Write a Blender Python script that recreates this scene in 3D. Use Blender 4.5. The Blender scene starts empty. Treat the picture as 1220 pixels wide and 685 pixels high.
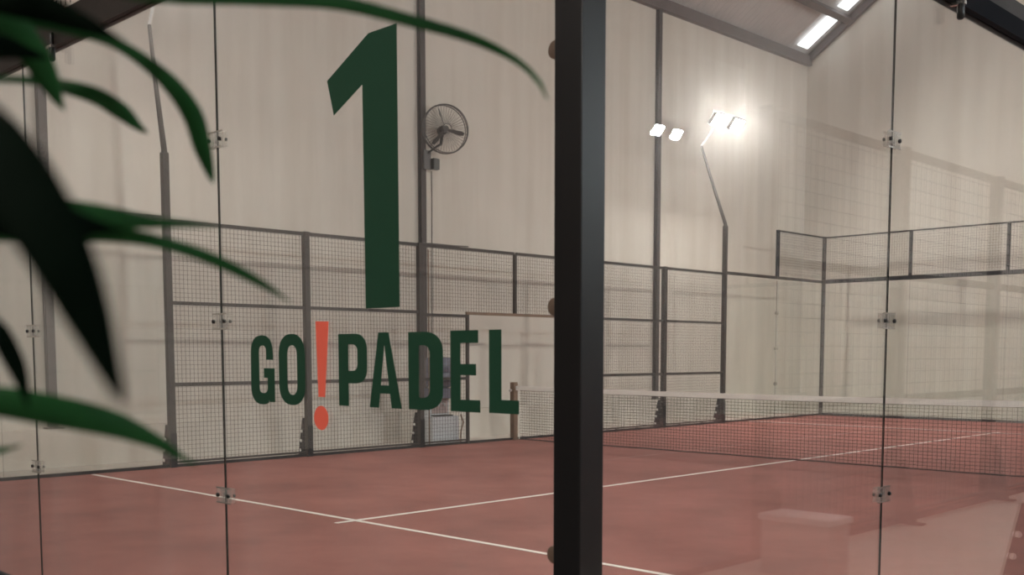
import bpy, math, random
from mathutils import Vector as V
random.seed(7)
sc = bpy.context.scene
COL = sc.collection

# ------------------------------------------------------------------ helpers
class MB:
    def __init__(s): s.v = []; s.f = []
    def add(s, vs, fs):
        n = len(s.v); s.v += [tuple(x) for x in vs]; s.f += [tuple(i + n for i in f) for f in fs]; return s
    def box(s, a, b):
        x0, y0, z0 = (min(a[i], b[i]) for i in range(3)); x1, y1, z1 = (max(a[i], b[i]) for i in range(3))
        return s.add([(x0,y0,z0),(x1,y0,z0),(x1,y1,z0),(x0,y1,z0),(x0,y0,z1),(x1,y0,z1),(x1,y1,z1),(x0,y1,z1)],
                     [(3,2,1,0),(4,5,6,7),(0,1,5,4),(1,2,6,5),(2,3,7,6),(3,0,4,7)])
    def obox(s, c, ax, h):
        c = V(c); A = [V(a).normalized() * k for a, k in zip(ax, h)]
        vs = [c + A[0]*i + A[1]*j + A[2]*k for k in (-1,1) for (i,j) in ((-1,-1),(1,-1),(1,1),(-1,1))]
        return s.add(vs, [(3,2,1,0),(4,5,6,7),(0,1,5,4),(1,2,6,5),(2,3,7,6),(3,0,4,7)])
    def tube(s, pts, r, n=8, caps=True):
        pts = [V(p) for p in pts]; rs = r if isinstance(r, (list, tuple)) else [r]*len(pts)
        rings = []; ref = None
        for i, p in enumerate(pts):
            t = (pts[min(i+1, len(pts)-1)] - pts[max(i-1, 0)]).normalized()
            if ref is None or abs(ref.dot(t)) > .95:
                ref = V((0,0,1)) if abs(t.z) < .9 else V((1,0,0))
            u = (ref - t*ref.dot(t)).normalized(); w = t.cross(u); ref = u
            rings.append([p + (u*math.cos(a) + w*math.sin(a))*rs[i] for a in (2*math.pi*k/n for k in range(n))])
        vs = [q for R in rings for q in R]; fs = []
        for i in range(len(pts)-1):
            for k in range(n):
                fs.append((i*n+k, i*n+(k+1) % n, (i+1)*n+(k+1) % n, (i+1)*n+k))
        if caps:
            fs.append(tuple(range(n))[::-1]); fs.append(tuple((len(pts)-1)*n+k for k in range(n)))
        return s.add(vs, fs)
    def ring(s, c, ax, R, r, n=28, m=6):
        c = V(c); a = V(ax).normalized(); u = a.orthogonal().normalized(); w = a.cross(u); vs = []; fs = []
        for i in range(n):
            t = 2*math.pi*i/n; d = u*math.cos(t) + w*math.sin(t)
            for k in range(m):
                q = 2*math.pi*k/m; vs.append(c + d*(R + r*math.cos(q)) + a*(r*math.sin(q)))
        for i in range(n):
            for k in range(m):
                fs.append((i*m+k, ((i+1) % n)*m+k, ((i+1) % n)*m+(k+1) % m, i*m+(k+1) % m))
        return s.add(vs, fs)
    def prism(s, poly, ext):
        n = len(poly); P = [V(p) for p in poly]; e = V(ext)
        fs = [tuple(range(n))[::-1], tuple(range(n, 2*n))] + [(i, (i+1) % n, n+(i+1) % n, n+i) for i in range(n)]
        return s.add(P + [p + e for p in P], fs)
    def lathe(s, c, prof, n=24):
        vs = []; fs = []
        for (r, z) in prof:
            for k in range(n):
                a = 2*math.pi*k/n; vs.append((c[0]+r*math.cos(a), c[1]+r*math.sin(a), c[2]+z))
        for i in range(len(prof)-1):
            for k in range(n): fs.append((i*n+k, i*n+(k+1) % n, (i+1)*n+(k+1) % n, (i+1)*n+k))
        fs.append(tuple(range(n))[::-1]); fs.append(tuple((len(prof)-1)*n+k for k in range(n)))
        return s.add(vs, fs)
    def grid(s, o, u, ul, w, wl, pitch, t):
        """welded wires in the plane o + u*[0,ul] + w*[0,wl]"""
        o, u, w = V(o), V(u), V(w); nrm = u.cross(w)
        n = max(1, round(ul/pitch)); m = max(1, round(wl/pitch))
        for i in range(1, n): s.obox(o + u*(ul*i/n) + w*(wl/2), (u, nrm, w), (t/2, t/2, wl/2))
        for j in range(1, m): s.obox(o + w*(wl*j/m) + u*(ul/2) + nrm*t*.9, (u, nrm, w), (ul/2, t/2, t/2))
        return s
    def build(s, name, mat, parent=None, smooth=False, bevel=0, mats=None):
        off = V(parent_world(parent)) if parent else V((0,0,0))
        me = bpy.data.meshes.new(name); me.from_pydata([tuple(V(v)-off) for v in s.v], [], s.f); me.update()
        o = bpy.data.objects.new(name, me); COL.objects.link(o)
        me.materials.append(mat)
        for m in mats or []: me.materials.append(m)
        if smooth:
            for p in me.polygons: p.use_smooth = True
            me.set_sharp_from_angle(angle=math.radians(40))
        if bevel:
            b = o.modifiers.new('bevel', 'BEVEL'); b.width = bevel; b.segments = 2; b.limit_method = 'ANGLE'
        if parent: o.parent = parent
        return o

def parent_world(o):
    p = V((0,0,0))
    while o: p += o.location; o = o.parent
    return p
def tag(o, label=None, cat=None, group=None, kind=None):
    if label: o['label'] = label
    if cat: o['category'] = cat
    if group: o['group'] = group
    if kind: o['kind'] = kind
    return o
def thing(name, loc, label, cat, group=None):
    o = bpy.data.objects.new(name, None); COL.objects.link(o); o.location = loc; o.empty_display_size = .1
    return tag(o, label, cat, group)
def struct(name, mb, mat, label=None, cat=None, **k):
    o = mb.build(name, mat, **k); tag(o, label or name.replace('_', ' '), cat or name.split('_')[0], None, 'structure'); return o

# ------------------------------------------------------------------ materials
def mat(name, col, rough=.6, metal=0, spec=.5, noise=0, nscale=6, col2=None, bump=0, bscale=60, stretch=None):
    m = bpy.data.materials.new(name); m.use_nodes = True; nt = m.node_tree; b = nt.nodes['Principled BSDF']
    b.inputs['Base Color'].default_value = (*col, 1); b.inputs['Roughness'].default_value = rough
    b.inputs['Metallic'].default_value = metal; b.inputs['Specular IOR Level'].default_value = spec
    if noise or bump:
        tc = nt.nodes.new('ShaderNodeTexCoord'); mp = nt.nodes.new('ShaderNodeMapping')
        nt.links.new(tc.outputs['Object'], mp.inputs[0])
        if stretch: mp.inputs['Scale'].default_value = stretch
    if noise:
        n = nt.nodes.new('ShaderNodeTexNoise'); n.inputs['Scale'].default_value = nscale; n.inputs['Detail'].default_value = 6
        n.inputs['Roughness'].default_value = .65
        nt.links.new(mp.outputs[0], n.inputs[0])
        r = nt.nodes.new('ShaderNodeValToRGB'); r.color_ramp.elements[0].position = .3; r.color_ramp.elements[1].position = .7
        c2 = col2 or tuple(c*(1-noise) for c in col)
        r.color_ramp.elements[0].color = (*c2, 1); r.color_ramp.elements[1].color = (*col, 1)
        nt.links.new(n.outputs[0], r.inputs[0]); nt.links.new(r.outputs[0], b.inputs['Base Color'])
    if bump:
        n2 = nt.nodes.new('ShaderNodeTexNoise'); n2.inputs['Scale'].default_value = bscale; n2.inputs['Detail'].default_value = 4
        nt.links.new(mp.outputs[0], n2.inputs[0])
        bp = nt.nodes.new('ShaderNodeBump'); bp.inputs['Strength'].default_value = bump; bp.inputs['Distance'].default_value = .01
        nt.links.new(n2.outputs[0], bp.inputs['Height']); nt.links.new(bp.outputs[0], b.inputs['Normal'])
    return m
def emit(name, col, s):
    m = bpy.data.materials.new(name); m.use_nodes = True; nt = m.node_tree; nt.nodes.clear()
    e = nt.nodes.new('ShaderNodeEmission'); e.inputs[0].default_value = (*col, 1); e.inputs[1].default_value = s
    o = nt.nodes.new('ShaderNodeOutputMaterial'); nt.links.new(e.outputs[0], o.inputs[0]); return m
def glass(name, tint=(.975,.985,.978), haze=.035, film=0):
    """flat pane: see-through, with the reflection growing towards grazing angles and a film of dust"""
    m = bpy.data.materials.new(name); m.use_nodes = True; nt = m.node_tree; nt.nodes.clear(); N = nt.nodes.new; L = nt.links.new
    out = N('ShaderNodeOutputMaterial'); tr = N('ShaderNodeBsdfTransparent'); tr.inputs[0].default_value = (*tint, 1)
    gl = N('ShaderNodeBsdfGlossy'); gl.inputs['Roughness'].default_value = 0; gl.inputs[0].default_value = (1,1,1,1)
    lw = N('ShaderNodeLayerWeight'); lw.inputs['Blend'].default_value = .5
    pw = N('ShaderNodeMath'); pw.operation = 'POWER'; pw.inputs[1].default_value = 5; L(lw.outputs['Facing'], pw.inputs[0])
    ma = N('ShaderNodeMath'); ma.operation = 'MULTIPLY_ADD'; ma.inputs[1].default_value = .96; ma.inputs[2].default_value = .04; L(pw.outputs[0], ma.inputs[0])
    mx = N('ShaderNodeMixShader'); L(ma.outputs[0], mx.inputs[0]); L(tr.outputs[0], mx.inputs[1]); L(gl.outputs[0], mx.inputs[2])
    tc = N('ShaderNodeTexCoord'); mp = N('ShaderNodeMapping'); mp.inputs['Scale'].default_value = (1.6,1.6,.45); L(tc.outputs['Object'], mp.inputs[0])
    no = N('ShaderNodeTexNoise'); no.inputs['Scale'].default_value = 2.2; no.inputs['Detail'].default_value = 7; L(mp.outputs[0], no.inputs[0])
    mr = N('ShaderNodeMapRange'); mr.inputs['From Min'].default_value = .35; mr.inputs['From Max'].default_value = .75
    mr.inputs['To Min'].default_value = haze*.35; mr.inputs['To Max'].default_value = haze*1.5; L(no.outputs[0], mr.inputs[0])
    du = N('ShaderNodeBsdfTranslucent'); du.inputs[0].default_value = (.85,.82,.8,1)
    df = N('ShaderNodeBsdfDiffuse'); df.inputs[0].default_value = (.8,.78,.76,1)
    dm = N('ShaderNodeMixShader'); dm.inputs[0].default_value = .4; L(du.outputs[0], dm.inputs[1]); L(df.outputs[0], dm.inputs[2])
    m2 = N('ShaderNodeMixShader'); L(mr.outputs[0], m2.inputs[0]); L(mx.outputs[0], m2.inputs[1]); L(dm.outputs[0], m2.inputs[2])
    L(m2.outputs[0], out.inputs[0])
    if film:      # grease and dust in the pane throw a soft glare around strong lamps
        vs = N('ShaderNodeVolumeScatter'); vs.inputs['Color'].default_value = (1,.97,.97,1); vs.inputs['Density'].default_value = film
        vs.inputs['Anisotropy'].default_value = .968; L(vs.outputs[0], out.inputs['Volume'])
    return m

def wall_mat(name, col):
    """painted plaster: faint cloudy blotches, vertical runs of dirt"""
    m = mat(name, col, .75, noise=.10, nscale=.5, bump=.05, bscale=25); nt = m.node_tree; N = nt.nodes.new; L = nt.links.new
    b = nt.nodes['Principled BSDF']; src = b.inputs['Base Color'].links[0].from_socket
    tc = N('ShaderNodeTexCoord'); mp = N('ShaderNodeMapping'); mp.inputs['Scale'].default_value = (2.2,2.2,.12); L(tc.outputs['Object'], mp.inputs[0])
    n = N('ShaderNodeTexNoise'); n.inputs['Scale'].default_value = 1.6; n.inputs['Detail'].default_value = 8; L(mp.outputs[0], n.inputs[0])
    r = N('ShaderNodeValToRGB'); r.color_ramp.elements[0].position = .35; r.color_ramp.elements[0].color = (.86,.83,.80,1)
    r.color_ramp.elements[1].position = .6; r.color_ramp.elements[1].color = (1,1,1,1); L(n.outputs[0], r.inputs[0])
    mx = N('ShaderNodeMix'); mx.data_type = 'RGBA'; mx.blend_type = 'MULTIPLY'; mx.inputs[0].default_value = .6
    L(src, mx.inputs[6]); L(r.outputs[0], mx.inputs[7]); L(mx.outputs[2], b.inputs['Base Color']); return m

M = {}
M['wall'] = wall_mat('painted_wall', (.68,.63,.56))
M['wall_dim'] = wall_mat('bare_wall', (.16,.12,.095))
M['wall_mid'] = wall_mat('grey_wall', (.42,.42,.41))
M['concrete'] = mat('concrete_floor', (.62,.56,.50), .7, noise=.15, nscale=1.2, bump=.05)
M['turf'] = mat('red_turf', (.37,.15,.126), .95, noise=.34, nscale=.9, bump=.35, bscale=220, spec=.15)
M['line'] = mat('line_paint', (.83,.76,.70), .8, noise=.08, nscale=12)
M['curb'] = mat('curb', (.014,.010,.011), .9, noise=.4, nscale=5)
M['roof'] = mat('roof_sheet', (.50,.47,.46), .55, metal=.0, noise=.15, nscale=.8)
M['trim'] = mat('trim_metal', (.13,.105,.105), .6, noise=.25, nscale=3)
M['steel'] = mat('fence_steel', (.050,.041,.037), .55, noise=.35, nscale=4, spec=.3)
M['foot'] = mat('foot_steel', (.008,.009,.012), .8, spec=.1)
M['wire'] = mat('wire', (.06,.048,.042), .6)
M['black'] = mat('black_powder_coat', (.0045,.004,.005), .38, noise=.3, nscale=8, spec=.5)
M['zinc'] = mat('zinc', (.62,.62,.62), .35, metal=.6)
M['rust'] = mat('brown_steel', (.23,.145,.095), .65, noise=.3, nscale=6)
M['column'] = mat('column_steel', (.065,.053,.052), .65, noise=.35, nscale=3)
M['glass'] = glass('court_glass')
M['glass_film'] = glass('greasy_glass', film=1.2)
M['glass_side'] = glass('greasy_side_glass', film=3.6)
M['glass_edge'] = mat('glass_edge', (.012,.016,.014), .15, spec=.8)
M['green'] = mat('green_vinyl', (.009,.055,.028), .5, spec=.35)
M['red'] = mat('red_vinyl', (.95,.155,.10), .5, spec=.35)
M['lamp'] = emit('lamp_lens', (1,.95,.88), 480)
M['lamp_dim'] = emit('lamp_lens_dim', (1,.95,.88), 250)
M['lamp_cool'] = emit('lamp_lens_cool', (.86,.95,1), 680)
M['lamp_mid'] = emit('lamp_lens_mid', (1,.95,.88), 340)
M['bay'] = emit('bay_lens', (1,.95,.88), 200)
M['clear'] = glass('clamp_plastic', (.93,.93,.92), .12)
M['chrome'] = mat('chrome', (.6,.58,.55), .25, metal=.9)
M['screw'] = mat('screw_black', (.01,.009,.008), .4)
M['tape'] = mat('net_tape', (.95,.93,.88), .8, noise=.06, nscale=20)
M['net'] = mat('net_cord', (.035,.02,.02), .8)
M['fan'] = mat('fan_grey', (.075,.07,.07), .5)
M['white'] = mat('white_plastic', (.66,.68,.70), .4, noise=.1, nscale=5)
M['jug'] = mat('jug_blue', (.16,.16,.21), .25)
M['pinkish'] = mat('dispenser_recess', (.42,.33,.31), .5)
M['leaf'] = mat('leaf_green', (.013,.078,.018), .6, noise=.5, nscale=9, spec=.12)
M['leaf_shade'] = mat('leaf_green_shaded', (.002,.006,.003), .8, noise=.4, nscale=9, spec=.02)  # leaf colour with the shade of the unlit silhouettes put in
M['cane'] = mat('cane', (.05,.04,.02), .7, noise=.4, nscale=14)
M['pot'] = mat('pot_clay', (.12,.10,.09), .6, noise=.2, nscale=8)
M['soil'] = mat('soil', (.03,.02,.014), .95)
M['bumper'] = mat('bumper', (.13,.085,.06), .5)
M['sky'] = emit('skylight_sheet', (.95,.98,1.0), 1.5)
M['cable'] = mat('cable', (.09,.08,.075), .6)

# ------------------------------------------------------------------ the hall
XL, XR, YN, YF = -1.2, 22.9, -8.0, 21.2
EAVE, SLOPE = 8.42, .66
XM = (XL+XR)/2
struct('floor', MB().box((XL-.2, YN-.2, -.2), (XR+.2, YF+.2, -.012)), M['concrete'], 'pale concrete hall floor around the courts')
struct('floor_mat_added', MB().box((XL, YN, -.012), (11.4, -.03, -.004)), mat('added_dark_mat', (.05,.045,.042), .8, noise=.2, nscale=2), 'added dark mat behind the near glass, dulling its floor reflections', 'mat')  # unseen mat, added to darken the floor mirrored in the near glass
struct('wall_left', MB().box((XL-.2, YN-.2, -.2), (XL, YF+.2, EAVE)), M['wall'], 'tall cream hall wall behind the side fence')
def gable(y0, y1):
    ap = EAVE + SLOPE*(XM-XL)
    return MB().prism([(XL-.2,y0,-.2),(XR+.2,y0,-.2),(XR+.2,y0,EAVE),(XM,y0,ap),(XL-.2,y0,EAVE)], (0,y1-y0,0))
struct('wall_far', gable(YF, YF+.2), M['wall'], 'cream gable wall at the far end of the court')
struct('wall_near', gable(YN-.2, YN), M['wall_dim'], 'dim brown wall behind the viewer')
struct('wall_right', MB().box((XR, YN-.2, -.2), (XR+.2, YF+.2, EAVE)), M['wall_mid'], 'grey wall beyond the neighbouring court')
# plinths in front of the wall feet
struct('baseboard_left', MB().box((XL, YN, -.012), (XL+.16, YF, .47)), M['wall'], 'low cream plinth along the foot of the wall')
# corrugated roof: ribs run from the eave up to the ridge
def roof_side(sx):
    mb = MB(); n = int((YF-YN)/.085); ys = [YN + (YF-YN)*i/n for i in range(n+1)]
    x0 = XL-.2 if sx > 0 else XR+.2; vs = []; fs = []
    z0 = EAVE - SLOPE*.2 + .03; z1 = EAVE + SLOPE*(XM-XL) + .03
    for i, y in enumerate(ys):
        dz = .055 if i % 2 else 0
        vs += [(x0,y,z0+dz), (XM,y,z1+dz)]
    for i in range(n): fs.append((2*i, 2*i+1, 2*i+3, 2*i+2))
    return mb.add(vs, fs)
struct('ceiling', roof_side(1), M['roof'], 'grey corrugated roof slope over the court')
struct('ceiling_right', roof_side(-1), M['roof'], 'grey corrugated roof slope over the neighbouring court')
def on_roof(x, d=0): return EAVE + SLOPE*(x-XL) - d
def slope_bar(y0, y1, x0, x1, top, thick):
    nz = V((-SLOPE,0,1)).normalized()
    P = [V((x0,y0,on_roof(x0)))-nz*top, V((x1,y0,on_roof(x1)))-nz*top, V((x1,y0,on_roof(x1)))-nz*(top+thick), V((x0,y0,on_roof(x0)))-nz*(top+thick)]
    return MB().prism(P, (0,y1-y0,0))
struct('trim_1', MB().box((XL, YN, EAVE-.24), (XL+.12, YF, EAVE-.02)), M['trim'], 'dark steel beam along the eave of the wall')
struct('trim_2', slope_bar(YF-.10, YF, XL, XM, .02, .16), M['trim'], 'dark sloping trim on the far gable')
struct('window_1', slope_bar(YF-.80, YF-.35, XL+.16, -.30, .03, .02), M['sky'], 'bright skylight strip beside the far gable', 'skylight')
struct('window_2', slope_bar(YF-.80, YF-.35, -.06, 1.58, .03, .02), M['sky'], 'bright skylight strip higher on the roof slope', 'skylight')
for i, x in enumerate((-.18, 1.7, 5.0)):
    struct('roof_beam', slope_bar(YN, YF, x-.06, x+.06, .05, .14), M['trim'], ['dark purlin between the two bright skylight strips','dark purlin above the upper skylight strip','dark purlin high on the roof slope'][i], 'beam')
for y, lab in ((3.03, 'dark steel hall column nearest the plant leaves'), (9.06, 'dark steel hall column carrying the wall fan'), (15.3, 'dark steel hall column nearest the far floodlights')):
    c = thing('hall_column', (XL+.06, y, .47), lab, 'column'); c['kind'] = 'structure'
    m = MB(); m.box((XL, y-.05, .47), (XL+.02, y+.05, EAVE-.24)); m.box((XL+.07, y-.05, .47), (XL+.09, y+.05, EAVE-.24)); m.box((XL+.02, y-.02, .47), (XL+.07, y+.02, EAVE-.24))
    m.build('shaft', M['column'], c)
    MB().box((XL, y-.10, .47), (XL+.15, y+.10, .49)).build('base_plate', M['column'], c)

# ------------------------------------------------------------------ courts
NX = 11.8                                   # the neighbouring court starts here
def court(x0, x1, label, lines):
    c = struct('court_floor', MB().box((x0-.02, -.02, -.012), (x1+.02, 20.02, 0)), M['turf'], label, 'court floor')
    if lines:
        m = MB(); w = .05; xm = (x0+x1)/2
        for y in (2.97, 16.90): m.box((x0+.06, y-w/2, 0), (x1-.06, y+w/2, .0025))
        m.box((xm-w/2, 2.77, 0), (xm+w/2, 17.10, .0032))
        tag(m.build('line_marking', M['line'], c), 'white service lines')
    return c
court(0, 10, 'red artificial turf court floor with white service lines', True)
court(NX, NX+10, 'red artificial turf floor of the neighbouring court', True)
def curb(a, b, label): struct('trim_3', MB().box(a, b), M['curb'], label, 'curb')
curb((-.06,-.06,-.012), (.0,20.06,.034), 'dark curb under the side fence')
curb((.0,20.0,-.012), (10,20.06,.05), 'dark curb under the far glass')
curb((NX-.06,0,-.012), (NX,20,.035), 'dark curb of the neighbouring court')

# ------------------------------------------------------------------ fence posts
def gusset(p, x, y, d, w=.066, bolts=True):
    """bolted foot on the outer side of a post; d = outward direction in x"""
    m = MB(); xe = x + d*.04
    P = [(xe, y-w/2, .012), (xe+d*.16, y-w/2, .012), (xe+d*.15, y-w/2, .09), (xe+d*.06, y-w/2, .52), (xe, y-w/2, .52)]
    m.prism(P, (0, w, 0)); m.box((x-.08, y-.041, 0), (x+d*.27, y+.041, .014))
    if x < 5: m.box((x+.04, y-.041, 0), (x+.0425, y+.041, .42))
    g = m.build('foot_bracket', M['foot'], p)
    for k, (dx, z) in enumerate(((.115,.08), (.095,.21), (.07,.34)) if bolts else ()):
        b = MB(); b.tube([(xe+d*dx, y-w/2-.008, z), (xe+d*dx, y-w/2+.0, z)], .02, 8); b.build('bolt', M['tape'], g, smooth=True)
def fence_post(x, y, z1, label, d, h=.04, z0=0, material='steel', foot=True, group='fence posts'):
    p = thing('fence_post', (x, y, z0), label, 'post', group)
    MB().box((x-h, y-h, z0), (x+h, y+h, z1)).build('tube', M[material], p, bevel=.004)
    MB().box((x-h-.003, y-h-.003, z1), (x+h+.003, y+h+.003, z1+.006)).build('cap', M[material], p)
    if foot: gusset(p, x, y, d, bolts=x < 5)
    return p

def floodlight_pole(x, y, d, bend, top, mid, tilt, label, z1=3.78, lens='lamp'):
    """fence post that carries on above the fence, bends outward and holds two floodlights"""
    p = thing('floodlight_pole', (x, y, 0), label, 'light pole', 'floodlight poles')
    h = .04
    MB().box((x-h, y-h, 0), (x+h, y+h, z1)).build('post', M['steel'], p, bevel=.004)
    gusset(p, x, y, d)
    MB().tube([(x, y, z1-.06), (x, y, z1+.03), (x+d*bend*.5, y-.02, (z1+top)/2), (x+d*bend, y-.03, top)], [.038,.036,.028,.022], 10).build('arm', M['steel'], p, smooth=True)
    lx, lz = mid
    m = MB(); m.tube([(x+d*bend, y-.03, top), (x+d*bend*.6, y-.01, top+.25), (lx, y, lz+.06)], .02, 8)
    m.tube([(lx, y-.5, lz+.06), (lx, y+.5, lz+.06)], .014, 8); m.build('crossbar', M['zinc'], p, smooth=True)
    t = math.radians(tilt); n = V((-d*math.cos(t), 0, -math.sin(t))); u = V((0,1,0)); w = n.cross(u)
    for yy in (-.33, .33):
        c = V((lx, y+yy, lz-.10))
        hd = MB().obox(c - n*.04, (u, w, n), (.17,.13,.045)).build('floodlight', M['black'], p, bevel=.01)
        MB().obox(c + n*.008, (u, w, n), (.15,.11,.004)).build('lens', M[lens], hd)
        MB().tube([(lx, y+yy, lz+.06), tuple(c - n*.03)], .012, 6).build('yoke', M['black'], hd)
    return p
# near left, far left, near right, far right; the two beyond the neighbouring court
floodlight_pole(0, 4, -1, .22, 5.3, (.05, 6.35), 38, 'twin floodlight pole at the fence end nearest the plant', lens='lamp_dim')
floodlight_pole(0, 16, -1, .58, 5.55, (.02, 6.02), 38, 'twin floodlight pole with glaring lamps at the far end of the side fence', 3.92)
floodlight_pole(10, 4, 1, .3, 5.3, (9.95, 5.85), 38, 'twin floodlight pole on the aisle beside the near side glass', lens='lamp_mid')
floodlight_pole(10, 16, 1, .3, 5.3, (9.95, 5.85), 38, 'twin floodlight pole on the aisle near the far end glass')
floodlight_pole(NX+10, 4, 1, .4, 5.6, (NX+10, 6.15), 38, 'twin floodlight pole beyond the near half of the neighbouring court', lens='lamp_cool')
floodlight_pole(NX+10, 16.6, 1, .4, 5.6, (NX+10.1, 6.2), 38, 'twin floodlight pole beyond the far half of the neighbouring court', lens='lamp_cool')

for y, lab in ((6, 'tall fence post behind the painted letter O'), (8, 'tall fence post behind the letter D beside the hall column'),
               (12, 'tall fence post behind the black corner post'), (14, 'tall fence post near the far hall column')):
    fence_post(0, y, 3.0, lab, -1)
# corner posts
cp = fence_post(10, 0, 4.0, 'big black square corner post in front of the court', 1, h=.053, material='black', foot=False, group='corner posts')
MB().box((9.946,-.054,0),(10.054,.054,.015)).build('base_plate', M['black'], cp)
fence_post(0, 20, 4.0, 'far corner post where side and end glass meet', -1, h=.035, foot=False, group='corner posts')
fence_post(0, 0, 4.0, 'near corner post at the end of the side glass', -1, h=.04, foot=False, group='corner posts')
# short uprights between the 3 m rail and the 4 m rail
def upright(x, y, z0, z1, lab, h=.03, grp='short uprights of the top mesh'):
    p = thing('fence_upright', (x, y, z0), lab, 'upright', grp)
    MB().box((x-h, y-h, z0), (x+h, y+h, z1)).build('tube', M['foot' if h < .035 and y > 15 else 'steel'], p); return p
upright(0, 18, 3.03, 4.0, 'short upright where the top mesh steps down beside the far corner')
upright(2, 20, 3.03, 4.0, 'first short upright from the corner on the far end rail')
upright(4, 20, 3.03, 4.0, 'second short upright from the corner on the far end rail')
upright(6, 20, 3.03, 4.0, 'third short upright from the corner on the far end rail')
upright(0, 10, 2.03, 2.97, 'short upright above the net post in the side fence', .025)
upright(6.03, 0, 3.1, 4.0, 'short upright above the near rail beside the plant leaves', .03)
upright(8, 0, 3.1, 4.0, 'short upright on the near rail above the glass seam', .03)
upright(10, 2, 3.1, 4.0, 'short upright on the near side rail above the glass seam', .03)

# ------------------------------------------------------------------ mesh panels of the side fence
def mesh_panel(x, y0, y1, z0, z1, bars, label, group='wire mesh fence panels', axis='y', pitch=.055, t=.0036, bar=.022, top=True, bottom=True, m='steel'):
    if axis == 'y': p = thing('mesh_panel', (x, (y0+y1)/2, z0), label, 'mesh panel', group); o, u = (x, y0, z0), (0,1,0)
    else: p = thing('mesh_panel', ((y0+y1)/2, x, z0), label, 'mesh panel', group); o, u = (y0, x, z0), (1,0,0)
    MB().grid(o, u, y1-y0, (0,0,1), z1-z0, pitch, t).build('wire_mesh', M['wire'], p)
    def hb(z, h=bar): 
        return MB().box((x-.02, y0, z-h), (x+.02, y1, z+h)) if axis == 'y' else MB().box((y0, x-.02, z-h), (y1, x+.02, z+h))
    if top: hb(z1-bar).build('top_bar', M[m], p)
    if bottom: hb(z0+.012, .012).build('bottom_bar', M[m], p)
    for z in bars: hb(z).build('cross_bar', M[m], p)
    return p
g = .044
mesh_panel(0, 4+g, 6-g, .05, 3.0, (1.01, 2.0), 'mesh fence panel behind the letters G and O')
mesh_panel(0, 6+g, 8-g, .05, 3.0, (1.01, 2.0), 'mesh fence panel behind the letters P and A')
mesh_panel(0, 8+g, 8.93, .05, 1.985, (1.01,), 'narrow mesh panel in front of the water dispenser')
mesh_panel(0, 8+g, 9.973, 2.03, 3.0, (), 'upper mesh panel between the hall column and the net post', bottom=False)
mesh_panel(0, 10.027, 12-g, 2.03, 3.0, (), 'upper mesh panel between the net post and the black corner post', bottom=False)
mesh_panel(0, 11.05, 12-g, .05, 1.985, (1.01,), 'narrow mesh panel on the far side of the doorway')
mesh_panel(0, 12+g, 14-g, .05, 3.0, (1.01, 2.0), 'mesh fence panel just past the black corner post')
mesh_panel(0, 14+g, 16-g, .05, 3.0, (1.01, 2.0), 'mesh fence panel beside the far side glass')
# top mesh above the glass
mesh_panel(0, 18.03, 19.96, 3.06, 4.0, (), 'small top mesh panel on the side glass at the far corner', 'top mesh panels', m='foot', bottom=False, bar=.014)
for i, lab in enumerate(('top mesh panel on the far glass beside the corner', 'second top mesh panel on the far glass from the corner', 'third top mesh panel on the far glass from the corner')):
    mesh_panel(20, 2*i+.036, 2*i+1.968, 3.06, 4.0, (), lab, 'top mesh panels', axis='x', m='foot', bottom=False, bar=.014)
mesh_panel(0, 4.05, 5.99, 3.13, 4.0, (), 'top mesh panel above the rail nearest the plant', 'top mesh panels', axis='x', bottom=False)
mesh_panel(0, 6.07, 7.96, 3.13, 4.0, (), 'second top mesh panel above the rail over the near glass', 'top mesh panels', axis='x', bottom=False)
# door frame in the side fence
df = thing('door_frame', (0, 9.99, 0), 'brown steel door frame in the side fence around the net post', 'door frame')
MB().box((-.02, 8.93, 1.985), (.02, 11.05, 2.03)).build('lintel', M['rust'], df)
MB().box((-.022, 11.0, 0), (.022, 11.048, 1.985)).build('jamb', M['rust'], df)
MB().box((-.022, 8.932, 0), (.022, 8.975, 1.985)).build('jamb', M['steel'], df)
# neighbouring court's fence (shows as a reflection in the side glass)
for i, y in enumerate((4, 6, 8, 10, 12, 14)):
    fence_post(NX, y, 3.0, '%s post of the neighbouring fence across the aisle' % ('first','second','third','fourth','fifth','sixth')[i], -1, h=.05, group='posts of the neighbouring fence')
for i, y in enumerate((4, 6, 8, 10, 12)):
    mesh_panel(NX, y+.054, y+1.946, .05, 3.0, (1.01, 2.0), '%s mesh panel of the neighbouring fence across the aisle' % ('first','second','third','fourth','fifth')[i], 'mesh panels of the neighbouring fence', pitch=.1, t=.005, bar=.03)

# ------------------------------------------------------------------ rails over the glass
def rail(a, b, label, lo=2.94, hi=3.02, w=.03, m='black', two=True):
    c = [(a[i]+b[i])/2 for i in (0,1)]
    r = thing('top_rail' if lo > 1 else 'foot_rail', (*c, lo), label, 'rail', 'rails along the glass')
    ax = 0 if abs(a[0]-b[0]) > abs(a[1]-b[1]) else 1
    def bb(z0, z1, w):
        A = [a[0], a[1], z0]; B = [b[0], b[1], z1]; k = 1-ax; A[k] -= w; B[k] += w; return MB().box(A, B)
    bb(lo, hi, w).build('glass_channel', M[m], r)
    if two: bb(hi, hi+.08, w*.8).build('mesh_rail', M['steel'], r)
    return r
rail((.06,0), (9.94,0), 'dark rail on top of the near glass above the letters', 2.94, 3.02, .03, 'steel')
rail((10,.06), (10,3.95), 'black rail on top of the near side glass', 2.94, 3.03, .035, 'foot')
rail((.06,0), (9.94,0), 'black channel along the foot of the near glass', 0, .045, .03, 'foot', False)
rail((10,.06), (10,3.9), 'black channel along the foot of the near side glass', 0, .045, .03, 'foot', False)
rail((0,16.05), (0,19.96), 'thin rail on top of the far side glass', 2.97, 3.03, .02, 'steel', False)
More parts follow.
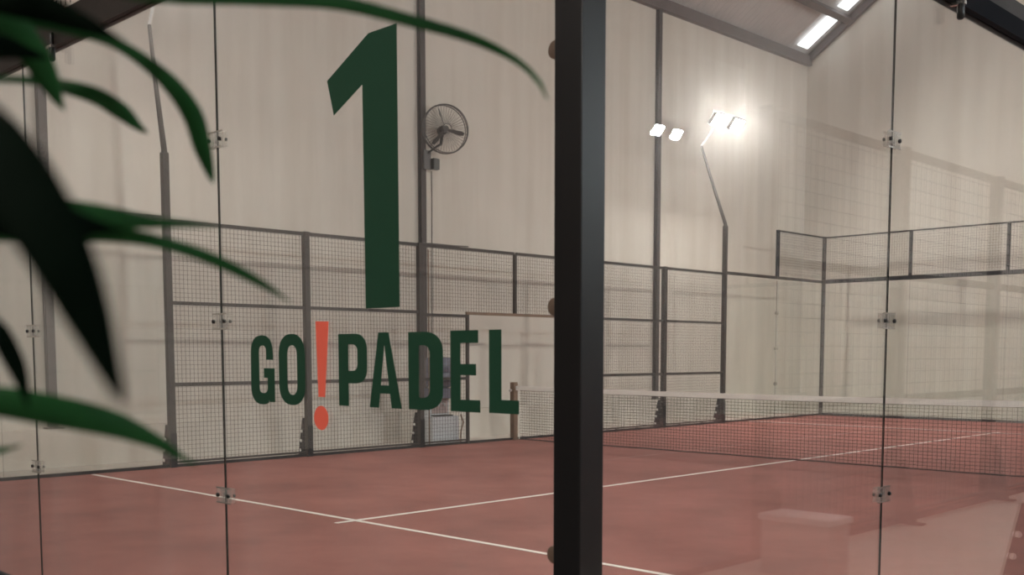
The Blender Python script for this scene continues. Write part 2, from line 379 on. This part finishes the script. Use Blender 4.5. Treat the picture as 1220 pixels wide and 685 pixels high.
rail((.04,20), (9.96,20), 'dark rail on top of the far end glass', 2.96, 3.05, .03, 'foot', False)
rail((0,.05), (0,3.95), 'thin rail on top of the near left side glass', 2.97, 3.03, .02, 'steel', False)

# ------------------------------------------------------------------ glass panes
def pane(axis, c, a, b, label, bolts=(), z1=2.94, m='glass'):
    p = thing('glass_sheet', ((a+b)/2, c, .045) if axis == 'x' else (c, (a+b)/2, .045), label, 'glass panel', 'clear glass wall panels')
    t = .004; e = .0025
    A, B = ((a+e, c-t, .045), (b-e, c+t, z1)) if axis == 'x' else ((c-t, a+e, .045), (c+t, b-e, z1))
    o = MB().box(A, B).build('pane', M[m], p, mats=[M['glass_edge']])
    for i, f in enumerate(o.data.polygons):
        n = f.normal
        if abs(n[1 if axis == 'x' else 0]) < .5: f.material_index = 1
    for (q, z) in bolts:
        m = MB()
        for sgn in (-1, 1):
            q0 = V((q, c, z)) if axis == 'x' else V((c, q, z)); nn = V((0,sgn,0)) if axis == 'x' else V((sgn,0,0))
            m.tube([q0+nn*t, q0+nn*(t+.010), q0+nn*(t+.014)], [.028,.027,.02], 18)
        m.build('glass_bolt', M['bumper'], p, smooth=True)
    return p
pane('x', 0, 8, 9.945, 'clear glass panel carrying the big green numeral', [(9.914,2.256), (9.914,1.508), (9.914,.758)], m='glass_film')
pane('x', 0, 6, 8, 'clear glass panel behind the plant leaves', m='glass_film')
pane('x', 0, 4, 6, 'clear glass panel at the plant end of the near wall', m='glass_film')
pane('y', 10, .055, 2, 'clear side glass panel next to the black corner post', m='glass_side')
pane('y', 10, 2, 3.95, 'clear side glass panel beyond the clamped seam', m='glass_side')
pane('y', 0, 2, 3.95, 'side glass panel at the near end of the mesh fence')
pane('y', 0, .05, 2, 'side glass panel at the near left corner of the court')
pane('y', 0, 16.05, 18, 'side glass panel at the far end of the mesh fence')
pane('y', 0, 18, 19.955, 'side glass panel beside the far corner post')
for i, l in enumerate(('far end glass panel beside the corner post', 'far end glass panel second from the corner', 'far end glass panel third from the corner', 'far end glass panel fourth from the corner', 'far end glass panel fifth from the corner')):
    pane('x', 20, 2*i+(.045 if i == 0 else 0), 2*i+2-(.05 if i == 4 else 0), l)

pane('y', NX, .05, 2, 'glass panel of the neighbouring court at its near corner')
pane('y', NX, 2, 3.9, 'glass panel of the neighbouring court beside its first post')
for x, y, lab in ((7.6, -7.2, 'high bay lamp over the added dark mat against the near wall'), (10.6, -5.6, 'high bay lamp over the added dark mat behind the viewer')):
    b = thing('high_bay_lamp', (x, y, 6.2), lab, 'ceiling lamp', 'high bay lamps')
    MB().lathe((x, y, 6.2), [(.30,0), (.31,.02), (.24,.16), (.11,.26), (.10,.42), (.05,.44)], 24).build('housing', M['black'], b, smooth=True)
    MB().lathe((x, y, 6.19), [(.27,0), (.27,.008)], 24).build('lens', M['bay'], b)
    MB().tube([(x, y, 6.62), (x, y, on_roof(x)-.02)], .012, 6).build('suspension_rod', M['black'], b)

def clamp(axis, c, q, z, side, label, sz=.058, small=False):
    """two clear plates across a seam, held by two dark screws"""
    p = thing('glass_clamp', (q, c, z) if axis == 'x' else (c, q, z), label, 'clamp', 'glass clamps on the seams')
    def P(u, n, w): return (q+u, c+n, z+w) if axis == 'x' else (c+n, q+u, z+w)
    for s in (-1, 1):
        m = MB().box(P(-sz, s*.0065, -sz*.55), P(sz, s*.012, sz*.55)); m.build('plate', M['clear'], p, bevel=.002)
    m = MB()
    for w in (-.55, .55): m.box(P(-sz*.98, side*.012, sz*w-.003), P(sz*.98, side*.014, sz*w+.003))
    m.box(P(-.002, side*.012, -sz*.55), P(.002, side*.014, sz*.55)); m.build('rim', M['chrome'], p)
    for u in (-.72, .72):
        s = MB().tube([P(u*sz, side*.012, 0), P(u*sz, side*.020, 0), P(u*sz, side*.022, 0)], [.009,.009,.006], 10)
        s.build('screw', M['screw'], p, smooth=True)
        s = MB().tube([P(u*sz, -side*.012, 0), P(u*sz, -side*.018, 0)], [.007,.007], 10); s.build('screw', M['screw'], p, smooth=True)
for z, n in ((2.262,'topmost'), (1.508,'middle'), (.765,'lowest')):
    clamp('x', 0, 8, z, -1, '%s clear clamp on the seam beside the green lettering' % n)
    clamp('y', 10, 2, z, 1, '%s clear clamp on the side glass seam past the black post' % n)
for z, n in ((1.50,'upper'), (.745,'lower')):
    clamp('x', 0, 6, z, -1, '%s clear clamp on the seam behind the plant leaves' % n)
for z, n in ((2.25,'topmost'), (1.5,'middle'), (.75,'lowest')):
    clamp('y', 0, 18, z, 1, '%s small clamp on the far side glass seam' % n)
for (x, y, l) in ((6.49, -.045, 'black clip hanging under the rail above the plant leaves'), (10.05, 2.54, 'black clip hanging under the rail on the side glass')):
    c = thing('rail_clip', (x, y, 2.94), l, 'clip', 'black clips under the rails')
    MB().tube([(x,y,3.0), (x,y,2.93), (x,y,2.92), (x,y,2.868), (x,y,2.86)], [.012,.012,.017,.017,.010], 10).build('pin', M['screw'], c, smooth=True)
    MB().box((x-.045,y-.012,2.925), (x+.02,y+.012,2.94)).build('tab', M['chrome'], c)

bx = thing('storage_box', (11.26, 3.63, -.012), 'low pale box standing in the aisle, faintly mirrored in the side glass', 'box')
MB().box((11.03, 3.50, -.012), (11.50, 3.76, .33)).build('body', M['wall_mid'], bx, bevel=.01)
MB().box((11.015, 3.485, .33), (11.515, 3.775, .37)).build('lid', M['white'], bx, bevel=.01)

# ------------------------------------------------------------------ vinyl lettering on the near glass
def shape(name, loops, material, parent, y=-.0062, t=.0008):
    cu = bpy.data.curves.new(name, 'CURVE'); cu.dimensions = '2D'; cu.fill_mode = 'BOTH'; cu.extrude = t/2
    for lp in loops:
        s = cu.splines.new('POLY'); s.points.add(len(lp)-1); s.use_cyclic_u = True
        for p, q in zip(s.points, lp): p.co = (q[0], q[1], 0, 1)
    tmp = bpy.data.objects.new('tmp_outline', cu); COL.objects.link(tmp)
    me = bpy.data.meshes.new_from_object(tmp.evaluated_get(bpy.context.evaluated_depsgraph_get()))
    bpy.data.objects.remove(tmp); bpy.data.curves.remove(cu)
    off = parent_world(parent) if parent else V((0,0,0))
    for v in me.vertices:
        x, z, d = v.co; v.co = (x-off.x, y-t/2-d-off.y, z-off.z)
    me.name = name; me.materials.clear(); me.materials.append(material)
    o = bpy.data.objects.new(name, me); COL.objects.link(o); o.parent = parent; return o
def arc(cx, cz, rx, rz, a0, a1, n=12, p=.85):
    out = []
    for i in range(n+1):
        a = math.radians(a0 + (a1-a0)*i/n); c, s = math.cos(a), math.sin(a)
        out.append((cx + rx*math.copysign(abs(c)**p, c), cz + rz*math.copysign(abs(s)**p, s)))
    return out
def stadium(x0, x1, z0, z1, r):
    cx, rx = (x0+x1)/2, (x1-x0)/2
    return arc(cx, z1-r, rx, r, 0, 180, 20) + arc(cx, z0+r, rx, r, 180, 360, 20)
num = thing('number_decal', (9.0, -.007, 1.531), 'big dark green numeral 1 stuck on the near glass', 'number sticker')
shape('numeral', [[(9.184,2.486),(9.029,2.485),(8.784,2.365),(8.822,2.236),(8.992,2.317),(8.996,1.531),(9.186,1.531)]] , M['green'], num)
Z0, Z1 = 1.178, 1.445
logo = thing('logo_decal', (9.0, -.007, 1.06), 'dark green GO PADEL lettering with red exclamation mark on the near glass', 'logo sticker')
def let(name, loops, m='green'):
    o = shape(name, loops, M[m], logo); return o
# G
let('letter', [[(8.344,1.347),(8.393,1.347)] + arc(8.312,1.372,.081,.074,0,180) + arc(8.312,1.24,.083,.074,180,300) +
               [(8.358,1.19),(8.362,1.178),(8.403,1.178),(8.403,1.313),(8.326,1.313),(8.326,1.274),(8.352,1.274)] +
               arc(8.321,1.235,.030,.023,0,-180) + arc(8.318,1.378,.027,.026,180,0)])
# O
let('letter', [stadium(8.434,8.614,1.170,1.448,.085), stadium(8.493,8.560,1.210,1.404,.045)])
# exclamation mark
tag(let('exclamation_mark', [[(8.687,1.493),(8.770,1.491),(8.741,1.207),(8.699,1.207)]], 'red'), 'red exclamation stroke')
tag(let('exclamation_dot', [arc(8.714,1.127,.046,.0465,0,352,30,1)], 'red'), 'red exclamation dot')
# P
let('letter', [[(8.829,1.178),(8.889,1.178),(8.889,1.262)] + arc(8.925,1.318,.075,.056,-90,0) + arc(8.925,1.380,.075,.063,0,90) + [(8.829,1.443)],
               [(8.889,1.308)] + arc(8.912,1.335,.031,.027,-90,0) + arc(8.912,1.378,.031,.026,0,90) + [(8.889,1.404)]])
# A
let('letter', [[(9.012,1.178),(9.065,1.178),(9.073,1.229),(9.128,1.229),(9.137,1.178),(9.193,1.178),(9.123,1.445),(9.066,1.445)],
               [(9.077,1.258),(9.123,1.258),(9.099,1.404)]])
# D
let('letter', [[(9.230,1.178)] + arc(9.305,1.245,.103,.067,-90,0) + arc(9.305,1.375,.103,.069,0,90) + [(9.230,1.444)],
               [(9.285,1.220)] + arc(9.308,1.255,.034,.035,-90,0) + arc(9.308,1.365,.034,.033,0,90) + [(9.285,1.398)]])
# E
let('letter', [[(9.446,1.179),(9.587,1.179),(9.587,1.219),(9.494,1.219),(9.494,1.299),(9.568,1.299),(9.568,1.336),(9.494,1.336),(9.494,1.404),(9.578,1.404),(9.578,1.445),(9.446,1.445)]])
# L
let('letter', [[(9.628,1.180),(9.761,1.180),(9.761,1.223),(9.684,1.223),(9.684,1.445),(9.628,1.445)]])

# ------------------------------------------------------------------ net
def net_post(x, label):
    p = thing('net_post', (x, 10, 0), label, 'net post', 'net posts')
    MB().box((x-.045, 9.955, 0), (x+.045, 10.045, .93)).build('tube', M['rust'], p, bevel=.006)
    MB().box((x-.08, 9.93, 0), (x+.08, 10.07, .012)).build('base_plate', M['rust'], p)
    MB().tube([(x, 9.94, .80), (x, 9.90, .80)], .02, 8).build('winch', M['zinc'], p, smooth=True)
net_post(-.02, 'brown net post standing in the side fence doorway')
net_post(10.02, 'brown net post on the aisle side of the court')
net = thing('tennis_net', (5, 10, 0), 'dark court net with white top tape across the red floor', 'net')
def ztop(x): return .872 - .028*(1-((x-5)/5)**2)
def ysag(x, k): return 10 + .012*math.sin(x*5.1)*k + .01*math.sin(x*13)*k
m = MB(); x0, x1 = .10, 9.92; n = int((x1-x0)/.055)
for i in range(n+1):
    x = x0 + (x1-x0)*i/n; zt = ztop(x)-.03
    m.tube([(x, 10, zt), (x+.002*math.sin(i*2.1), ysag(x,.5), zt*.5), (x, ysag(x,1), .02)], .0026, 4, False)
for j in range(1, 19):
    k = j/19
    m.tube([(x, 10+(ysag(x,1)-10)*(1-k), .02 + (ztop(x)-.05)*k) for x in (x0 + (x1-x0)*i/40 for i in range(41))], .0026, 4, False)
m.build('netting', M['net'], net)
m = MB()
for sgn in (-1, 1):
    vs = []; fs = []; N = 40
    for i in range(N+1):
        x = .03 + 9.94*i/N; zt = ztop(x) if 0 < i < N else .872
        vs += [(x, 10+sgn*.008, zt-.068), (x, 10+sgn*.008, zt)]
    for i in range(N): fs.append((2*i, 2*i+2, 2*i+3, 2*i+1))
    m.add(vs, fs)
vs = []; N = 40
for i in range(N+1):
    x = .03 + 9.94*i/N; vs += [(x, 9.992, ztop(x)), (x, 10.008, ztop(x))]
m.add(vs, [(2*i, 2*i+1, 2*i+3, 2*i+2) for i in range(N)])
tag(m.build('top_tape', M['tape'], net), 'white top tape')
MB().tube([(x, ysag(x,1), .018) for x in (x0 + (x1-x0)*i/80 for i in range(81))], .009, 6).build('bottom_cord', M['net'], net)
MB().tube([(.10, 10, .02), (.10, 10, .84)], .006, 6).build('side_cord', M['tape'], net)

# ------------------------------------------------------------------ wall fan on its column
FC = V((-.93, 9.36, 4.97)); ax = V((.94, -.34, 0)).normalized(); fu = V((0,0,1)); fw = ax.cross(fu)
fan = thing('wall_fan', (XL+.12, 9.08, 4.5), 'grey wire cage wall fan mounted high on the hall column', 'fan')
m = MB(); R = .385
for off, RR in ((.055, R*.985), (-.055, R*.985), (.09, .07)): m.ring(FC + ax*off, ax, RR, .005 if RR < .3 else .008, 40, 5)
m.ring(FC, ax, R, .009, 40, 6)
for k in range(44):
    a = 2*math.pi*k/44; d = fu*math.cos(a) + fw*math.sin(a)
    for s in (1, -1): m.tube([FC + d*R, FC + d*.34 + ax*s*.05, FC + d*.16 + ax*s*.085, FC + d*.06 + ax*s*.09], .0022, 4, False)
m.build('guard', M['fan'], fan)
hub = MB().tube([FC - ax*.03, FC + ax*.04, FC + ax*.05], [.05,.05,.03], 14).build('hub', M['fan'], fan, smooth=True)
for k in range(3):
    a = 2*math.pi*k/3 + .35; d = fu*math.cos(a) + fw*math.sin(a); e = ax.cross(d)
    pts = []
    for r, w, tw in ((.04,.02,1.0), (.14,.035,.95), (.26,.045,.88), (.33,.03,.85)):
        c = FC + d*r; t = (e*math.cos(tw) + ax*math.sin(tw)); pts.append((c - t*w, c + t*w))
    b = MB(); vs = [q for p in pts for q in p]; b.add(vs, [(2*i, 2*i+1, 2*i+3, 2*i+2) for i in range(3)])
    o = b.build('blade', M['fan'], fan); s = o.modifiers.new('thick', 'SOLIDIFY'); s.thickness = .003
MB().tube([FC - ax*.20, FC - ax*.18, FC - ax*.08, FC - ax*.06], [.05,.072,.072,.045], 16).build('motor', M['screw'], fan, smooth=True)
MB().tube([FC - ax*.13 - fu*.06, FC - ax*.13 - fu*.22 - V((0,.03,0)), FC - V((.05,.16,.30)), V((XL+.13, 9.08, 4.56))], [.03,.024,.016,.016], 10).build('arm', M['screw'], fan, smooth=True)
MB().box((XL+.12, 9.02, 4.32), (XL+.15, 9.16, 4.62)).build('wall_plate', M['fan'], fan)
MB().box((XL+.12, 9.17, 4.33), (XL+.21, 9.29, 4.50)).build('control_box', M['screw'], fan)
tag(MB().tube([(-1.185,9.29,4.33), (-1.192,9.30,3.9), (-1.192,9.29,2.9), (-1.192,9.28,.478)], .007, 6).build('power_cable', M['cable']), 'thin cable hanging down the wall from the fan', 'cable')
tag(MB().tube([(-.06,8.22,2.93), (-.06,8.22,2.2), (-.06,8.22,.02)], .010, 6).build('conduit_pipe', M['rust']), 'thin brown pipe beside the post behind the letter D', 'pipe')
tag(MB().tube([(.0,8.05,3.009), (.012,8.45,3.01), (.006,8.75,3.012), (.0,8.98,3.02)], .010, 6).build('loose_wire', M['cable']), 'loose wire lying along the top of the fence by the fan', 'wire')

# ------------------------------------------------------------------ water dispenser behind the fence
wd = thing('water_dispenser', (-.34, 8.64, -.012), 'pale water dispenser with blue grey jug behind the fence', 'water dispenser')
MB().box((-.53, 8.37, -.012), (-.15, 8.91, .43)).build('cabinet', M['white'], wd, bevel=.012)
MB().box((-.53, 8.44, .43), (-.30, 8.84, .70)).build('back_panel', M['white'], wd, bevel=.008)
MB().box((-.31, 8.48, .47), (-.295, 8.80, .70)).build('recess', M['pinkish'], wd)
MB().box((-.30, 8.46, .43), (-.17, 8.80, .45)).build('drip_tray', M['screw'], wd)
for yy in (8.58, 8.70):
    MB().tube([(-.30,yy,.62), (-.25,yy,.62), (-.245,yy,.58)], .014, 8).build('tap', M['white'], wd, smooth=True)
MB().box((-.54, 8.42, .70), (-.17, 8.90, .86)).build('top_housing', M['jug'], wd, bevel=.015)
MB().lathe((-.355, 8.68, .86), [(.12,0), (.20,.03), (.215,.06), (.215,.22), (.207,.24), (.215,.26), (.215,.42), (.19,.47), (.02,.485)], 24).build('water_jug', M['jug'], wd, smooth=True)
tag(MB().tube([(-.16,8.955,.45), (-.13,8.98,.33), (-.15,8.95,.18), (-.17,8.96,0)], .013, 6).build('drain_hose', M['rust']), 'brown hose beside the pale water dispenser', 'hose')

# ------------------------------------------------------------------ camera
CAM = V((12.0799, -2.4072, 1.364)); yaw, pit, roll = .7799, -.0858, -.0011
F, CX, CY = 1276.51, 603.374, 533.026
fwd = V((-math.sin(yaw)*math.cos(pit), math.cos(yaw)*math.cos(pit), math.sin(pit)))
r0 = V((math.cos(yaw), math.sin(yaw), 0)); u0 = r0.cross(fwd)
rgt = r0*math.cos(roll) + u0*math.sin(roll); up = u0*math.cos(roll) - r0*math.sin(roll)
cam = bpy.data.cameras.new('camera'); co = bpy.data.objects.new('camera', cam); COL.objects.link(co)
from mathutils import Matrix
co.matrix_world = Matrix(((rgt.x, up.x, -fwd.x, CAM.x), (rgt.y, up.y, -fwd.y, CAM.y), (rgt.z, up.z, -fwd.z, CAM.z), (0,0,0,1)))
cam.sensor_width = 36; cam.sensor_fit = 'HORIZONTAL'; cam.lens = F/1220*36
cam.shift_x = (610-CX)/1220; cam.shift_y = (CY-342.5)/1220; cam.clip_start = .02
cam.dof.use_dof = True; cam.dof.focus_distance = 6.5; cam.dof.aperture_fstop = 4.4
sc.camera = co
def at(x, y, d): return CAM + (fwd + rgt*((x-CX)/F) - up*((y-CY)/F))*d

# ------------------------------------------------------------------ potted plant by the glass
def catmull(P, n):
    P = [P[0]*2-P[1]] + P + [P[-1]*2-P[-2]]; out = []
    for i in range(1, len(P)-2):
        a, b, c, d = P[i-1:i+3]
        for k in range(n):
            t = k/n; out.append(.5*((2*b) + (c-a)*t + (2*a-5*b+4*c-d)*t*t + (3*b-a-3*c+d)*t**3))
    out.append(P[-2]); return out
base = at(-230, 300, .72); base.z = 0
plant = thing('potted_plant', tuple(base), 'potted plant with long dark green strap leaves reaching in front of the glass', 'potted plant')
MB().lathe((base.x, base.y, 0), [(.13,0), (.15,.02), (.185,.28), (.20,.29), (.20,.34), (.18,.34), (.175,.30)], 28).build('pot', M['pot'], plant, smooth=True)
MB().lathe((base.x, base.y, .26), [(.16,0), (.165,.02), (.05,.045)], 20).build('soil', M['soil'], plant)
canes = []
for (dx, dy, h) in ((0,0,1.75), (.05,.05,1.45), (-.04,.05,1.2)):
    c = MB().tube([(base.x+dx*.4, base.y+dy*.4, .27), (base.x+dx*.8, base.y+dy*.8, h*.5), (base.x+dx, base.y+dy, h)], [.018,.016,.011], 10)
    c.build('stem', M['cane'], plant, smooth=True)
def leaf(pts, material='leaf', fold=.25, lab=None):
    """pts: (x, y, width, distance) along the midrib, from the stem to the tip"""
    C = catmull([V((*at(p[0], p[1], p[3]),)) for p in pts], 8); W = [w[0] for w in catmull([V((p[2]*p[3]/F, 0, 0)) for p in pts], 8)]
    m = MB(); vs = []; fs = []
    for i, c in enumerate(C):
        t = (C[min(i+1, len(C)-1)] - C[max(i-1, 0)]).normalized(); v = (c-CAM).normalized()
        s = t.cross(v).normalized(); nn = s.cross(t); w = max(W[i], .0008)/2
        for k in (-1, -.5, 0, .5, 1): vs.append(c + s*w*k + nn*(abs(k)*fold*w))
    for i in range(len(C)-1):
        for k in range(4): fs.append((i*5+k, i*5+k+1, i*5+k+6, i*5+k+5))
    m.add(vs, fs); o = m.build('leaf', M[material], plant, smooth=True)
    s = o.modifiers.new('thick', 'SOLIDIFY'); s.thickness = .0006; s.offset = 0
    return o
B = (-150, .72)
leaf([(-150,60,6,.72),(-40,-5,14,.75),(80,-22,20,.78),(190,-8,22,.80),(300,-2,17,.85),(400,3,17,.9),(480,22,15,.95),(560,45,12,1.0),(612,70,8,1.0),(640,95,6,.98),(652,118,2,.96)])
leaf([(-150,40,6,.72),(-60,18,12,.78),(20,22,14,.82),(90,37,12,.85),(134,50,13,.88),(172,73,16,.9),(206,103,21,.92),(230,138,24,.93),(241,175,21,.94),(250,205,11,.95),(254,219,1,.95)])
leaf([(-150,120,5,.72),(-40,96,7,.8),(40,96,10,.85),(84,105,17,.9),(118,116,20,.92),(146,134,20,.94),(165,151,10,.95),(177,159,1,.95)])
leaf([(-150,60,10,.72),(-60,10,30,.75),(0,22,40,.78),(36,58,36,.8),(56,92,28,.82),(68,117,14,.83),(77,132,1,.84)])
leaf([(-150,50,8,.72),(-50,-10,30,.70),(10,-5,46,.68),(60,12,34,.68),(105,30,20,.68),(150,50,1,.68)], 'leaf_shade')
leaf([(-150,90,8,.72),(-60,60,30,.74),(-5,55,30,.75),(30,62,16,.76),(58,70,1,.77)], 'leaf_shade')
leaf([(-150,40,10,.72),(-80,90,40,.55),(-20,160,80,.46),(30,230,86,.43),(70,300,76,.42),(100,365,58,.42),(122,420,36,.42),(140,465,16,.42),(147,482,1,.42)], 'leaf_shade', .15)
leaf([(-150,200,8,.72),(-60,240,40,.62),(10,252,64,.60),(60,262,52,.60),(110,270,20,.62),(150,275,1,.63)], 'leaf_shade')
leaf([(-150,280,8,.72),(-60,262,26,.72),(40,254,36,.74),(110,257,30,.76),(170,264,17,.78),(220,267,8,.8),(262,270,1,.82)])
leaf([(-150,290,8,.72),(-50,278,20,.74),(60,276,26,.76),(120,277,22,.78),(180,286,16,.8),(238,303,15,.83),(290,326,13,.85),(325,346,7,.87),(346,360,1,.88)])
leaf([(-150,460,8,.72),(-70,470,24,.72),(0,478,36,.72),(67,490,38,.73),(134,505,32,.75),(188,527,17,.78),(215,544,8,.8),(236,554,1,.81)])
leaf([(-150,420,8,.72),(-60,375,22,.68),(-10,388,24,.66),(14,425,24,.66),(26,455,16,.66),(33,485,1,.66)], 'leaf_shade')
leaf([(-150,540,6,.72),(-60,545,12,.75),(-10,538,10,.78),(12,534,5,.8),(26,530,1,.8)])

# ------------------------------------------------------------------ world and view
w = bpy.data.worlds.new('world'); sc.world = w; w.use_nodes = True
w.node_tree.nodes['Background'].inputs[0].default_value = (.75,.8,.9,1); w.node_tree.nodes['Background'].inputs[1].default_value = .3
sc.view_settings.view_transform = 'Standard'; sc.view_settings.look = 'None'
sc.view_settings.exposure = .88; sc.view_settings.gamma = 1; sc.view_settings.use_curve_mapping = False
sc.cycles.max_bounces = 12; sc.cycles.transparent_max_bounces = 32; sc.cycles.use_denoising = True; sc.cycles.use_light_tree = False
